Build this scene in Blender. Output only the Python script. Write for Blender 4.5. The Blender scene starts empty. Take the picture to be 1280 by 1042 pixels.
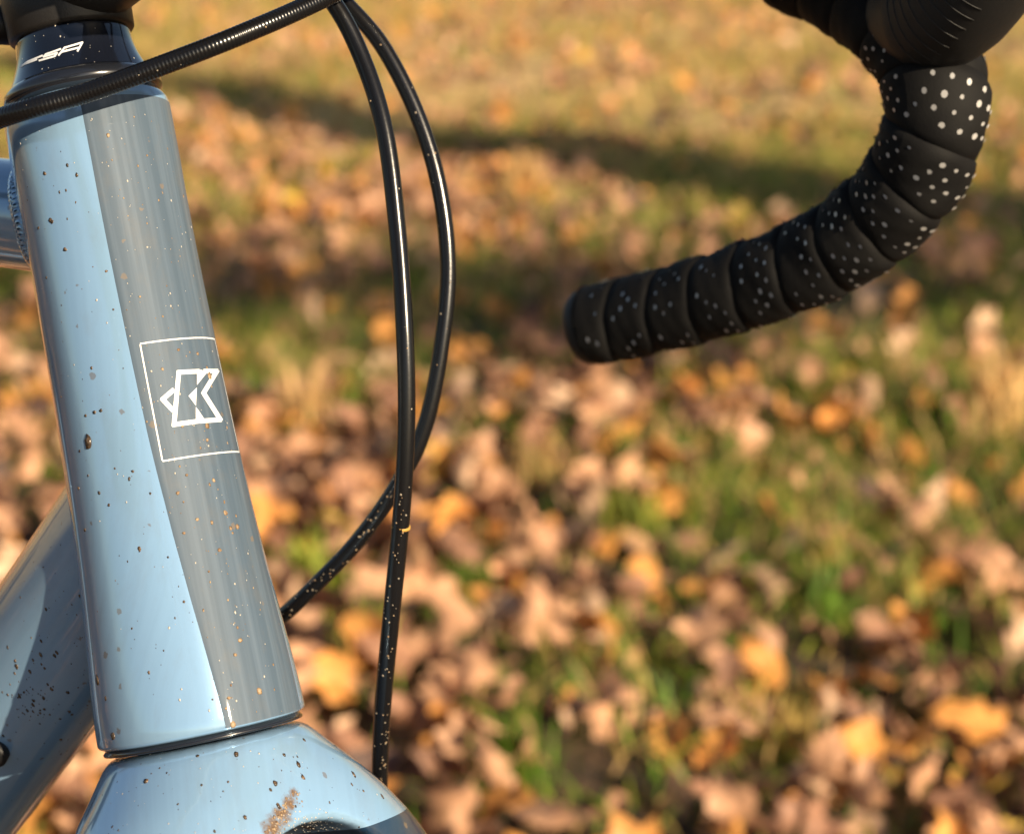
import bpy, bmesh, math, random
import numpy as np
from mathutils import Vector, Matrix
from mathutils.bvhtree import BVHTree
from mathutils.geometry import tessellate_polygon

# ------------------------------------------------------------------ camera, sky, sun, exposure
sc = bpy.context.scene
C = sc.collection
PITCH = math.radians(16.5)
CAM = Vector((0, 0, 0.95))
FPX, CX, CY = 2560.0, 640.0, 521.0          # lens in photograph pixels (1280 wide)
cam_d = bpy.data.cameras.new('camera')
cam_d.lens = 72; cam_d.sensor_width = 36; cam_d.sensor_fit = 'HORIZONTAL'
cam_d.clip_start = 0.01; cam_d.clip_end = 2000
cam_d.dof.use_dof = True; cam_d.dof.focus_distance = 0.583
cam_d.dof.aperture_fstop = 10.0; cam_d.dof.aperture_blades = 9
cam = bpy.data.objects.new('camera', cam_d); C.objects.link(cam)
cam.location = CAM; cam.rotation_euler = (math.pi / 2 - PITCH, 0, 0)
sc.camera = cam

SUN_AZ, SUN_EL = math.radians(44), math.radians(24)      # azimuth: right of straight-behind-the-camera
SUN = Vector((math.sin(SUN_AZ) * math.cos(SUN_EL), -math.cos(SUN_AZ) * math.cos(SUN_EL), math.sin(SUN_EL)))
wd = bpy.data.worlds.new('World'); sc.world = wd; wd.use_nodes = True
nt = wd.node_tree
bg = nt.nodes['Background']; bg.inputs['Strength'].default_value = 0.055
sky = nt.nodes.new('ShaderNodeTexSky'); sky.sky_type = 'NISHITA'; sky.sun_disc = False
sky.sun_elevation = SUN_EL; sky.sun_rotation = math.atan2(SUN.x, SUN.y)
nt.links.new(sky.outputs[0], bg.inputs['Color'])
sl = bpy.data.lights.new('sun', 'SUN'); sl.energy = 5.0; sl.angle = math.radians(0.5); sl.color = (1.0, 0.82, 0.58)
so = bpy.data.objects.new('sun', sl); C.objects.link(so)
so.rotation_euler = SUN.to_track_quat('Z', 'Y').to_euler(); so.location = SUN * 30
sc.view_settings.view_transform = 'Standard'; sc.view_settings.look = 'None'
sc.view_settings.exposure = 0.75; sc.view_settings.gamma = 1.0
sc.cycles.use_denoising = True
sc.cycles.max_bounces = 8

# ------------------------------------------------------------------ helpers
rnd = random.Random(7)
CR = Vector((1, 0, 0)); CF = Vector((0, math.cos(PITCH), -math.sin(PITCH))); CU = Vector((0, math.sin(PITCH), math.cos(PITCH)))

def P(x, y, d):
    """a photograph pixel at a known depth in metres -> world point"""
    return CAM + CR * ((x - CX) / FPX * d) + CU * ((CY - y) / FPX * d) + CF * d

def ground_hit(x, y):
    r = CR * ((x - CX) / FPX) + CU * ((CY - y) / FPX) + CF
    return CAM + r * (-CAM.z / r.z)

def project(p):
    v = p - CAM; d = v.dot(CF)
    return CX + v.dot(CR) / d * FPX, CY - v.dot(CU) / d * FPX, d

def link(o, parent=None):
    C.objects.link(o)
    if parent is not None:
        o.parent = parent
        if parent.type == 'EMPTY':
            o.matrix_parent_inverse = Matrix.Translation(-parent.location)
    return o

def obj(name, verts, faces, mat, parent=None, smooth=True, uv=None, kind=None):
    me = bpy.data.meshes.new(name)
    me.from_pydata([tuple(v) for v in verts], [], faces)
    if smooth:
        me.polygons.foreach_set('use_smooth', [True] * len(me.polygons))
    if uv is not None:
        ul = me.uv_layers.new(name='UVMap')
        li = np.empty(len(me.loops), dtype=np.int32); me.loops.foreach_get('vertex_index', li)
        ul.data.foreach_set('uv', np.asarray(uv, dtype=np.float32)[li].ravel())
    me.materials.append(mat)
    me.update()
    o = bpy.data.objects.new(name, me)
    if kind: o['kind'] = kind
    return link(o, parent)

def empty(name, loc, label, cat, group=None):
    o = bpy.data.objects.new(name, None); o.location = loc; o.empty_display_size = .1
    C.objects.link(o); o['label'] = label; o['category'] = cat
    if group: o['group'] = group
    return o

def catmull(pts, n):
    pts = [Vector(p) for p in pts]
    pts = [pts[0] * 2 - pts[1]] + pts + [pts[-1] * 2 - pts[-2]]
    out = []
    for i in range(1, len(pts) - 2):
        a, b, c, d = pts[i - 1:i + 3]
        for k in range(24):
            t = k / 24
            out.append(.5 * (2 * b + (c - a) * t + (2 * a - 5 * b + 4 * c - d) * t * t + (3 * b - a - 3 * c + d) * t ** 3))
    out.append(pts[-2])
    L = [0]
    for i in range(1, len(out)): L.append(L[-1] + (out[i] - out[i - 1]).length)
    res = []; j = 0
    for k in range(n):
        s = L[-1] * k / (n - 1)
        while j < len(L) - 2 and L[j + 1] < s: j += 1
        t = (s - L[j]) / max(L[j + 1] - L[j], 1e-9)
        res.append(out[j].lerp(out[j + 1], min(1, t)))
    return res, L[-1]

def frames(pts, ref):
    T = []
    for i in range(len(pts)):
        a = pts[max(i - 1, 0)]; b = pts[min(i + 1, len(pts) - 1)]
        T.append((b - a).normalized())
    N = []; n = (ref - T[0] * ref.dot(T[0])).normalized()
    for t in T:
        n = (n - t * n.dot(t)).normalized(); N.append(n)
    return T, N, [t.cross(n) for t, n in zip(T, N)]

def tube_geo(pts, rad, seg=20, cap=True, ref=Vector((0.1, 0.2, 1)), sq=(1, 1)):
    T, N, B = frames(pts, ref)
    rad = rad if callable(rad) else (lambda t, r=rad: r)
    V = []; F = []; n = len(pts)
    for i, p in enumerate(pts):
        r = rad(i / (n - 1))
        for k in range(seg):
            a = 2 * math.pi * k / seg
            V.append(p + N[i] * (r * sq[0] * math.cos(a)) + B[i] * (r * sq[1] * math.sin(a)))
    for i in range(n - 1):
        for k in range(seg):
            k2 = (k + 1) % seg
            F.append((i * seg + k, i * seg + k2, (i + 1) * seg + k2, (i + 1) * seg + k))
    if cap:
        V.append(pts[0]); V.append(pts[-1]); a, b = len(V) - 2, len(V) - 1
        for k in range(seg):
            k2 = (k + 1) % seg
            F.append((a, k2, k)); F.append((b, (n - 1) * seg + k, (n - 1) * seg + k2))
    return V, F

def merge(geos):
    V = []; F = []
    for v, f in geos:
        o = len(V); V += list(v); F += [tuple(i + o for i in q) for q in f]
    return V, F

# ------------------------------------------------------------------ materials
def mat(name, base=(.5, .5, .5), rough=.5, metal=0, coat=0, coat_r=.03, spec=.5, noise=None, bump=None, trans=0):
    """noise=(scale, colour2, lo, hi)  bump=(scale, strength, distance)"""
    m = bpy.data.materials.new(name); m.use_nodes = True
    n = m.node_tree; b = n.nodes['Principled BSDF']
    b.inputs['Base Color'].default_value = (*base, 1); b.inputs['Roughness'].default_value = rough
    b.inputs['Metallic'].default_value = metal; b.inputs['Coat Weight'].default_value = coat
    b.inputs['Coat Roughness'].default_value = coat_r; b.inputs['Specular IOR Level'].default_value = spec
    tc = n.nodes.new('ShaderNodeTexCoord')
    if noise:
        t = n.nodes.new('ShaderNodeTexNoise'); t.inputs['Scale'].default_value = noise[0]; t.inputs['Detail'].default_value = 5
        n.links.new(tc.outputs['Object'], t.inputs['Vector'])
        r = n.nodes.new('ShaderNodeMapRange'); r.inputs[1].default_value = noise[2]; r.inputs[2].default_value = noise[3]
        n.links.new(t.outputs[0], r.inputs[0])
        mx = n.nodes.new('ShaderNodeMix'); mx.data_type = 'RGBA'
        mx.inputs[6].default_value = (*base, 1); mx.inputs[7].default_value = (*noise[1], 1)
        n.links.new(r.outputs[0], mx.inputs[0]); n.links.new(mx.outputs[2], b.inputs['Base Color'])
    if bump:
        t = n.nodes.new('ShaderNodeTexNoise'); t.inputs['Scale'].default_value = bump[0]; t.inputs['Detail'].default_value = 4
        n.links.new(tc.outputs['Object'], t.inputs['Vector'])
        bp = n.nodes.new('ShaderNodeBump'); bp.inputs['Strength'].default_value = bump[1]; bp.inputs['Distance'].default_value = bump[2]
        n.links.new(t.outputs[0], bp.inputs['Height']); n.links.new(bp.outputs[0], b.inputs['Normal'])
    return m

def paint(name, base, rough, coat, streak, dirt=(.10, .08, .06), dirt_amt=.35):
    """bicycle paint: clear coat with fine lighter streaks along the tube, wiping marks that also paint in reflections, and a thin film of dust"""
    m = mat(name, base, rough, coat=coat, coat_r=.02)
    n = m.node_tree; b = n.nodes['Principled BSDF']
    uv = n.nodes.new('ShaderNodeUVMap')
    mp = n.nodes.new('ShaderNodeMapping'); mp.inputs['Scale'].default_value = (420, 9, 1)
    n.links.new(uv.outputs[0], mp.inputs[0])
    s = n.nodes.new('ShaderNodeTexNoise'); s.inputs['Scale'].default_value = 1; s.inputs['Detail'].default_value = 4
    n.links.new(mp.outputs[0], s.inputs['Vector'])
    r = n.nodes.new('ShaderNodeMapRange'); r.inputs[1].default_value = .42; r.inputs[2].default_value = .68
    r.inputs[4].default_value = streak; n.links.new(s.outputs[0], r.inputs[0])
    mp2 = n.nodes.new('ShaderNodeMapping'); mp2.inputs['Scale'].default_value = (90, 40, 1)
    n.links.new(uv.outputs[0], mp2.inputs[0])
    d = n.nodes.new('ShaderNodeTexNoise'); d.inputs['Scale'].default_value = 1; d.inputs['Detail'].default_value = 8
    d.inputs['Roughness'].default_value = .7; n.links.new(mp2.outputs[0], d.inputs['Vector'])
    r2 = n.nodes.new('ShaderNodeMapRange'); r2.inputs[1].default_value = .50; r2.inputs[2].default_value = .72
    r2.inputs[4].default_value = dirt_amt; n.links.new(d.outputs[0], r2.inputs[0])
    mx = n.nodes.new('ShaderNodeMix'); mx.data_type = 'RGBA'
    mx.inputs[6].default_value = (*base, 1); mx.inputs[7].default_value = (*[min(1, c * 1.35 + .04) for c in base], 1)  # streak colour: wiping marks plus the coat's streaky reflections, put into the base
    n.links.new(r.outputs[0], mx.inputs[0])
    mx2 = n.nodes.new('ShaderNodeMix'); mx2.data_type = 'RGBA'; mx2.inputs[7].default_value = (*dirt, 1)
    n.links.new(mx.outputs[2], mx2.inputs[6]); n.links.new(r2.outputs[0], mx2.inputs[0])
    n.links.new(mx2.outputs[2], b.inputs['Base Color'])
    ad = n.nodes.new('ShaderNodeMath'); ad.operation = 'ADD'; ad.inputs[1].default_value = .03
    mu = n.nodes.new('ShaderNodeMath'); mu.operation = 'MULTIPLY'; mu.inputs[1].default_value = .35
    n.links.new(r2.outputs[0], mu.inputs[0]); n.links.new(mu.outputs[0], ad.inputs[0])
    n.links.new(ad.outputs[0], b.inputs['Coat Roughness'])
    tcc = n.nodes.new('ShaderNodeTexCoord')
    vo = n.nodes.new('ShaderNodeTexVoronoi'); vo.inputs['Scale'].default_value = 230
    wn = n.nodes.new('ShaderNodeTexNoise'); wn.inputs['Scale'].default_value = 900; wn.inputs['Detail'].default_value = 3
    wa = n.nodes.new('ShaderNodeVectorMath'); wa.operation = 'MULTIPLY_ADD'; wa.inputs[1].default_value = (.0016, .0016, .0016)
    n.links.new(tcc.outputs['Object'], wn.inputs['Vector']); n.links.new(wn.outputs['Color'], wa.inputs[0]); n.links.new(tcc.outputs['Object'], wa.inputs[2])
    n.links.new(wa.outputs[0], vo.inputs['Vector'])
    sz = n.nodes.new('ShaderNodeSeparateColor'); n.links.new(vo.outputs['Color'], sz.inputs[0])
    pw = n.nodes.new('ShaderNodeMath'); pw.operation = 'POWER'; pw.inputs[1].default_value = 5; n.links.new(sz.outputs[0], pw.inputs[0])
    th = n.nodes.new('ShaderNodeMath'); th.operation = 'MULTIPLY'; th.inputs[1].default_value = .26; n.links.new(pw.outputs[0], th.inputs[0])
    df = n.nodes.new('ShaderNodeMath'); df.operation = 'SUBTRACT'; n.links.new(th.outputs[0], df.inputs[0]); n.links.new(vo.outputs['Distance'], df.inputs[1])
    sm = n.nodes.new('ShaderNodeMapRange'); sm.inputs[1].default_value = 0; sm.inputs[2].default_value = .05; sm.inputs[4].default_value = .6
    n.links.new(df.outputs[0], sm.inputs[0])
    mx3 = n.nodes.new('ShaderNodeMix'); mx3.data_type = 'RGBA'; mx3.inputs[7].default_value = (.19, .14, .09, 1); mx3.name = 'splash'
    n.links.new(sm.outputs[0], mx3.inputs[0]); n.links.new(mx2.outputs[2], mx3.inputs[6]); n.links.new(mx3.outputs[2], b.inputs['Base Color'])
    bp = n.nodes.new('ShaderNodeBump'); bp.inputs['Strength'].default_value = .10; bp.inputs['Distance'].default_value = .0002
    n.links.new(s.outputs[0], bp.inputs['Height']); n.links.new(bp.outputs[0], b.inputs['Normal'])
    return m

M_BLUE = paint('sky_blue_gloss_paint', (.265, .445, .66), .16, 1.0, .10, dirt=(.22, .20, .17), dirt_amt=.16)
M_BLUE.node_tree.nodes['Principled BSDF'].inputs['Metallic'].default_value = .28
M_GREY = paint('satin_grey_panel', (.070, .104, .146), .58, .35, .48, dirt=(.15, .135, .115), dirt_amt=.32)
M_GREY.node_tree.nodes['Principled BSDF'].inputs['Specular IOR Level'].default_value = .3
M_NAVY = paint('dark_navy_gloss_paint', (.012, .035, .075), .3, 1.0, .1, dirt_amt=.25)
M_BLACK_GLOSS = mat('black_anodised_gloss', (.012, .014, .02), .22, coat=.8, bump=(900, .05, .0002))
M_SPACER = mat('dark_anodised_cover', (.006, .008, .015), .12, coat=1.0)
M_BLACK_SATIN = mat('black_satin_metal', (.014, .013, .013), .42, bump=(1400, .25, .0003))
M_HOSE = mat('black_hose', (.006, .006, .007), .24, bump=(700, .08, .0003))
M_RUBBER = mat('black_rubber', (.010, .0098, .010), .6, bump=(500, .2, .0005))
M_TAPE = mat('black_bar_tape', (.0055, .0052, .0054), .72, spec=.16, noise=(60, (.010, .0095, .009), .4, .7), bump=(1500, .35, .0003))
M_DOT = mat('pale_perforation', (.46, .45, .44), .28, spec=1.0)
M_WHITE = mat('white_print', (.80, .81, .82), .4)
M_YEL = mat('yellow_band', (.50, .28, .06), .5)
M_MUD = mat('dried_mud', (.20, .12, .065), .6, noise=(900, (.42, .30, .18), .4, .62))
M_MUDD = mat('wet_dark_mud', (.05, .036, .026), .25, noise=(900, (.16, .10, .055), .45, .65))
M_MUDP = mat('pale_grit', (.50, .46, .40), .4)
M_GRIT = mat('dull_grit', (.30, .25, .19), .6)
M_STEEL = mat('brushed_steel', (.5, .5, .52), .3, metal=1)
M_TYRE = mat('tyre_rubber', (.02, .019, .018), .75, noise=(40, (.07, .05, .035), .45, .7), bump=(300, .5, .002))
M_RIM = mat('black_rim', (.015, .015, .016), .35)
M_BARK = mat('tree_bark', (.11, .085, .065), .9, noise=(7, (.05, .04, .03), .4, .6), bump=(14, 1, .05))

# ------------------------------------------------------------------ ground
def hgt(x, y):
    return (.030 * np.sin(x * 1.7 + .6 * y + 1.0) * np.sin(y * 1.3 - .3) + .018 * np.sin(x * 3.9 - y * 2.1) +
            .012 * np.sin(x * 7.3 + y * 6.1 + 2) + .008 * np.sin(13.1 * x - 9.7 * y)) * np.exp(-((x * x + y * y) / 900.0))

M_GROUND = mat('leafy_soil', (.055, .040, .026), .95)
def ground_mat():
    n = M_GROUND.node_tree; b = n.nodes['Principled BSDF']
    tc = n.nodes.new('ShaderNodeTexCoord')
    def nz(scale, det):
        t = n.nodes.new('ShaderNodeTexNoise'); t.inputs['Scale'].default_value = scale; t.inputs['Detail'].default_value = det
        n.links.new(tc.outputs['Object'], t.inputs['Vector']); return t
    a = nz(14, 6); c = nz(1.1, 4); e = nz(60, 3)
    cr = n.nodes.new('ShaderNodeValToRGB')
    els = cr.color_ramp.elements
    els[0].position = .30; els[0].color = (.05, .036, .02, 1); els[1].position = .72; els[1].color = (.80, .54, .24, 1)
    k = els.new(.5); k.color = (.56, .38, .16, 1)
    n.links.new(a.outputs[0], cr.inputs[0])
    mr = n.nodes.new('ShaderNodeMapRange'); mr.inputs[1].default_value = .46; mr.inputs[2].default_value = .66
    mr.inputs[4].default_value = .75
    n.links.new(c.outputs[0], mr.inputs[0])
    mx = n.nodes.new('ShaderNodeMix'); mx.data_type = 'RGBA'; mx.inputs[7].default_value = (.52, .38, .10, 1)
    n.links.new(cr.outputs[0], mx.inputs[6]); n.links.new(mr.outputs[0], mx.inputs[0])
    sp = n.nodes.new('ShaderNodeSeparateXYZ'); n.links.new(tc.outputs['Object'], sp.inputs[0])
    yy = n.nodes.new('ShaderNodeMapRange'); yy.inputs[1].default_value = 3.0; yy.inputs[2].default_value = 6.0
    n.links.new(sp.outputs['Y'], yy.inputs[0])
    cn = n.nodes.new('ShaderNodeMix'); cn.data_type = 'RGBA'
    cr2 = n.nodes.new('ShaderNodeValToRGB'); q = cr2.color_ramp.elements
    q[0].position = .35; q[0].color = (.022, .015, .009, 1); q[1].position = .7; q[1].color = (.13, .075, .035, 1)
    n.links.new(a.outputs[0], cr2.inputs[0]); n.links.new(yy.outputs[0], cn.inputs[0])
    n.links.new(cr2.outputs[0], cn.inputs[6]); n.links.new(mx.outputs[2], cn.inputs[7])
    n.links.new(cn.outputs[2], b.inputs['Base Color'])
    bp = n.nodes.new('ShaderNodeBump'); bp.inputs['Strength'].default_value = .8; bp.inputs['Distance'].default_value = .02
    n.links.new(e.outputs[0], bp.inputs['Height']); n.links.new(bp.outputs[0], b.inputs['Normal'])
ground_mat()

def build_ground():
    ax = np.concatenate([-np.geomspace(600, 8, 16), np.linspace(-7.9, 7.9, 120), np.geomspace(8, 600, 16)])
    ay = np.concatenate([-np.geomspace(600, 4, 16), np.linspace(-3.9, 15.9, 150), np.geomspace(16, 600, 16)])
    X, Y = np.meshgrid(ax, ay); Z = hgt(X, Y)
    V = np.stack([X.ravel(), Y.ravel(), Z.ravel()], 1)
    nx = len(ax); F = []
    for j in range(len(ay) - 1):
        for i in range(nx - 1):
            F.append((j * nx + i, j * nx + i + 1, (j + 1) * nx + i + 1, (j + 1) * nx + i))
    o = obj('ground', V, F, M_GROUND, kind='structure')
    o['label'] = 'leaf-strewn meadow ground of brown soil and worn grass'; o['category'] = 'ground'
build_ground()

# foliage material driven by a per-piece colour attribute, slightly translucent
def leaf_material(name, rough, trans, vein):
    m = bpy.data.materials.new(name); m.use_nodes = True
    n = m.node_tree; b = n.nodes['Principled BSDF']; out = n.nodes['Material Output']
    at = n.nodes.new('ShaderNodeAttribute'); at.attribute_name = 'tint'
    tc = n.nodes.new('ShaderNodeTexCoord')
    t = n.nodes.new('ShaderNodeTexNoise'); t.inputs['Scale'].default_value = vein; t.inputs['Detail'].default_value = 4
    n.links.new(tc.outputs['Object'], t.inputs['Vector'])
    mr = n.nodes.new('ShaderNodeMapRange'); mr.inputs[1].default_value = .3; mr.inputs[2].default_value = .7
    mr.inputs[3].default_value = .6; mr.inputs[4].default_value = 1.25
    n.links.new(t.outputs[0], mr.inputs[0])
    vm = n.nodes.new('ShaderNodeVectorMath'); vm.operation = 'SCALE'
    n.links.new(at.outputs['Color'], vm.inputs[0]); n.links.new(mr.outputs[0], vm.inputs['Scale'])
    n.links.new(vm.outputs[0], b.inputs['Base Color']); b.inputs['Roughness'].default_value = rough
    b.inputs['Specular IOR Level'].default_value = .3
    tr = n.nodes.new('ShaderNodeBsdfTranslucent'); n.links.new(vm.outputs[0], tr.inputs['Color'])
    mx = n.nodes.new('ShaderNodeMixShader'); mx.inputs[0].default_value = trans
    n.links.new(b.outputs[0], mx.inputs[1]); n.links.new(tr.outputs[0], mx.inputs[2]); n.links.new(mx.outputs[0], out.inputs['Surface'])
    return m
M_LEAF = leaf_material('fallen_leaf', .55, .22, 70)
M_GRASS = leaf_material('grass_blade', .5, .3, 25)

nr = np.random.default_rng(11)
KIND = {  # linear albedo, weight
    'tan': ((.68, .38, .22), .36), 'orange': ((.78, .36, .10), .23), 'pale': ((.72, .47, .30), .09),
    'brown': ((.40, .21, .13), .26), 'dark': ((.12, .07, .055), .07), 'yellow': ((.66, .46, .09), .02)}
KN = list(KIND)

def leaf_geo(rows, cols, L, Wd, lobes, curl, fold, twist, wob, seed):
    r = np.random.default_rng(seed)
    v = np.linspace(0, 1, rows)[:, None]; u = np.linspace(-1, 1, cols)[None, :]
    env = np.sin(np.pi * np.clip(v * .96 + .02, 0, 1) ** .75) ** .8 * .9 + .06
    lob = 1 + .30 * np.cos(2 * np.pi * (lobes * v + .15)) * (v > .05)
    w = Wd * .5 * env * lob
    x = u * w + 0 * v; s = v * L + .12 * L * lob * np.abs(u) * .5 - .03 * L
    ph = r.uniform(0, 6.28, 4)
    z = fold * np.abs(u) ** 1.3 * w * 1.0 + wob * Wd * (np.sin(v * 9 + ph[0] + u * 2) * .5 * np.abs(u) + .35 * np.sin(u * 3 + v * 5 + ph[1]))
    k = curl / L                       # bend along the midrib: arc of angle curl
    if abs(curl) > .05:
        rr = 1 / k
        yy = (rr - z) * np.sin(s * k); zz = rr - (rr - z) * np.cos(s * k)
    else:
        yy, zz = s, z
    a = twist * (v - .5)
    xx = x * np.cos(a) - zz * np.sin(a); z2 = x * np.sin(a) + zz * np.cos(a)
    yy = yy + 0 * u
    P_ = np.stack([xx, yy - L * .5, z2], -1).reshape(-1, 3)
    P_[:, 2] -= np.percentile(P_[:, 2], 8)
    F = [(j * cols + i, j * cols + i + 1, (j + 1) * cols + i + 1, (j + 1) * cols + i) for j in range(rows - 1) for i in range(cols - 1)]
    # stalk
    return P_, F

def rot(az, tilt, taz):
    ca, sa = math.cos(az), math.sin(az)
    Rz = np.array([[ca, -sa, 0], [sa, ca, 0], [0, 0, 1]])
    ax = Vector((math.cos(taz), math.sin(taz), 0))
    return np.array(Matrix.Rotation(tilt, 3, ax)) @ Rz

def green_field(x, y):      # where the grass wins over the leaves
    return (.5 + .32 * np.sin(x * 2.3 + y * .9 + .8) * np.cos(y * 1.15 + .5) + .22 * np.sin(4.7 * x - 2.9 * y + 1.3) +
            .16 * np.sin(9.1 * x + 6.7 * y))

TUFTS = [(1240, 560, 26, .15, 3, 'tall straw-pale grass tuft standing in the leaf litter', .008, 'tall straw tuft'),
         (655, 255, 30, .12, 3, 'dry pale grass tuft beyond the bar end, beside a tree shadow', .006, 'dry pale tuft'),
         (380, 520, 18, .13, 3, 'thin straw tuft close beside the logo badge', .005, 'thin straw tuft'),
         (675, 610, 18, .09, 3, 'small dry straw grass tuft below the bar end', .004, 'small dry tuft'),
         (770, 585, 16, .06, 0, 'short bright green grass tuft below the bar end', .005, 'short green tuft'),
         (800, 690, 12, .07, 1, 'broad-bladed yellow-green grass tuft among brown leaves', .010, 'yellow-green tuft'),
         (1022, 775, 9, .08, 0, 'broad-bladed bright green tuft among tan leaves', .013, 'broad green tuft'),
         (735, 800, 14, .07, 2, 'fine yellowish grass tuft below the yellow-green tuft', .004, 'yellowish tuft'),
         (965, 940, 14, .08, 2, 'ochre narrow-bladed grass tuft among the fallen leaves', .006, 'ochre tuft'),
         (640, 1030, 30, .07, 0, 'dense low green grass tuft beyond the fork crown', .005, 'dense low green tuft'),
         (400, 780, 14, .10, 1, 'yellow-green blades beside the lower head tube', .012, 'blades beside the head tube'),
         (600, 745, 14, .06, 0, 'low green tuft to the fork side of the yellowish tuft', .006, 'low green tuft'),
         (905, 870, 16, .06, 0, 'short lush green tuft beside the ochre tuft', .006, 'lush green tuft'),
         (1160, 880, 14, .07, 1, 'sparse yellow-green tuft out past the ochre tuft', .007, 'sparse tuft'),
         (1195, 560, 18, .10, 0, 'bright green tuft touching the tall straw tuft', .007, 'green tuft by the straw'),
         (470, 880, 16, .09, 1, 'yellow-green tuft behind the lower brake hose', .010, 'tuft behind the brake hose')]

def build_leaves():
    pts = []
    # dense litter in the meadow strip in front of the camera, thinning outwards
    def scatter(n, x0, x1, y0, y1, keep):
        c = 0
        while c < n:
            x = nr.uniform(x0, x1); y = nr.uniform(y0, y1)
            if nr.random() < keep * (1.0 - .72 * float(np.clip(green_field(x, y), 0, 1))):
                pts.append((x, y)); c += 1
    scatter(4000, -1.8, 1.8, 1.0, 3.4, .95)
    scatter(2300, -2.4, 2.4, 3.2, 6.2, .95)
    scatter(2000, -3.6, 3.6, 5.8, 13.5, .95)
    scatter(5500, -6, 6, -3, 14, .95)
    protos_hi = [leaf_geo(15, 7, 1, .62, rnd.choice((3.5, 4, 4.5)), rnd.uniform(-3.0, 3.2), rnd.uniform(-.5, 1.3), rnd.uniform(-1.6, 1.6), rnd.uniform(.10, .28), i) for i in range(28)]
    protos_lo = [leaf_geo(10, 4, 1, .62, rnd.choice((3, 3.5, 4)), rnd.uniform(-3.0, 3.2), rnd.uniform(-.5, 1.3), rnd.uniform(-1.6, 1.6), rnd.uniform(.10, .28), 100 + i) for i in range(28)]
    wts = np.array([KIND[k][1] for k in KN]); wts /= wts.sum()
    recs = []
    for x, y in pts:
        k = KN[int(nr.choice(len(KN), p=wts))]
        L = nr.uniform(.040, .088) if nr.random() < .8 else nr.uniform(.028, .045)
        z = float(hgt(np.float64(x), np.float64(y))) + abs(nr.normal(0, .012)) + .002
        tilt = abs(nr.normal(0, .7)); R = rot(nr.uniform(0, 6.28), min(tilt, 1.3), nr.uniform(0, 6.28))
        px, py, d = project(Vector((x, y, z)))
        vis = d > .3 and 0 < px < 1280 and 0 < py < 1042 and not (px < 400 and py > 80 and px < 90 + .30 * py)
        recs.append((L / d if vis else 0, x, y, z, L, R, k))
    order = sorted(range(len(recs)), key=lambda i: -recs[i][0])
    solo = set(order[:285])
    COL = {'tan': 'tan', 'orange': 'bright orange', 'pale': 'pale buff', 'brown': 'mid-brown', 'dark': 'blackish rotting', 'yellow': 'golden yellow'}
    marks = [(ground_hit(t[0], t[1]), t[7]) for t in TUFTS]
    def leaf_label(k, x, y, L, R):
        size = 'big' if L > .075 else 'small' if L < .052 else 'medium-sized'
        up = abs(R[2, 2]); pose = 'lying flat' if up > .93 else 'tilted up' if up > .68 else 'standing on edge'
        d, m = min(((Vector((x, y, 0)) - g).length, w) for g, w in marks)
        where = ('touching the ' if d < .12 else 'near the ') + m if d < .5 else 'in the open leaf litter'
        return f'{size} {COL[k]} oak leaf {pose} {where}'
    V = []; F = []; T = []; off = 0
    for i, (_, x, y, z, L, R, k) in enumerate(recs):
        g = np.random.default_rng(i)
        col = np.array(KIND[k][0]) * g.uniform(.72, 1.18)
        if i in solo:
            pv, pf = protos_hi[i % 28]
            pv = (pv * L) @ R.T
            o = obj('oak_leaf', pv, pf, M_LEAF)
            o.location = (x, y, z - min(0, float(pv[:, 2].min())))
            a = o.data.attributes.new('tint', 'FLOAT_COLOR', 'POINT')
            a.data.foreach_set('color', np.tile(np.append(col, 1), len(pv)).astype(np.float32))
            o['label'] = leaf_label(k, x, y, L, R); o['category'] = 'leaf'; o['group'] = k + ' leaves of the litter'
        else:
            pv, pf = protos_lo[i % 28]
            w = (pv * L) @ R.T; w[:, 2] -= min(0, w[:, 2].min()); w += (x, y, z)
            V.append(w); T.append(np.tile(np.append(col, 1), (len(pv), 1)))
            F += [tuple(q + off for q in f) for f in pf]; off += len(pv)
    V = np.concatenate(V)
    o = obj('leaf_litter', V, F, M_LEAF, kind='stuff')
    a = o.data.attributes.new('tint', 'FLOAT_COLOR', 'POINT'); a.data.foreach_set('color', np.concatenate(T).astype(np.float32).ravel())
    o['label'] = 'mass of fallen brown and orange oak leaves covering the meadow'; o['category'] = 'leaf litter'

def blade_mesh(n, pos, h, w, lean, col):
    """n curved blades, four points wide-to-tip: returns verts, faces, tints"""
    az = nr.uniform(0, 6.28, n); side = np.stack([np.cos(az), np.sin(az), 0 * az], 1)
    la = nr.uniform(0, 6.28, n); ld = np.stack([np.cos(la), np.sin(la), 0 * la], 1) * (lean * h)[:, None]
    up = np.array([0, 0, 1.])
    rows = []
    for t, ww in ((0, 1.0), (.4, .9), (.75, .6), (1, .08)):
        c = pos + up * (h * t * (1 - .25 * t * lean))[:, None] + ld * (t * t)
        rows += [c - side * (w * ww * .5)[:, None], c + side * (w * ww * .5)[:, None]]
    V = np.stack(rows, 1).reshape(-1, 3)
    b = np.arange(n)[:, None, None] * 8
    F = (b + np.array([[0, 1, 3, 2], [2, 3, 5, 4], [4, 5, 7, 6]])[None]).reshape(-1, 4)
    T = np.repeat(np.concatenate([col, np.ones((n, 1))], 1), 8, 0)
    return V, F, T

def grass_obj(name, V, F, T, kind=None):
    o = obj(name, V, [tuple(f) for f in F.tolist()], M_GRASS, kind=kind)
    a = o.data.attributes.new('tint', 'FLOAT_COLOR', 'POINT'); a.data.foreach_set('color', T.astype(np.float32).ravel())
    return o

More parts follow.
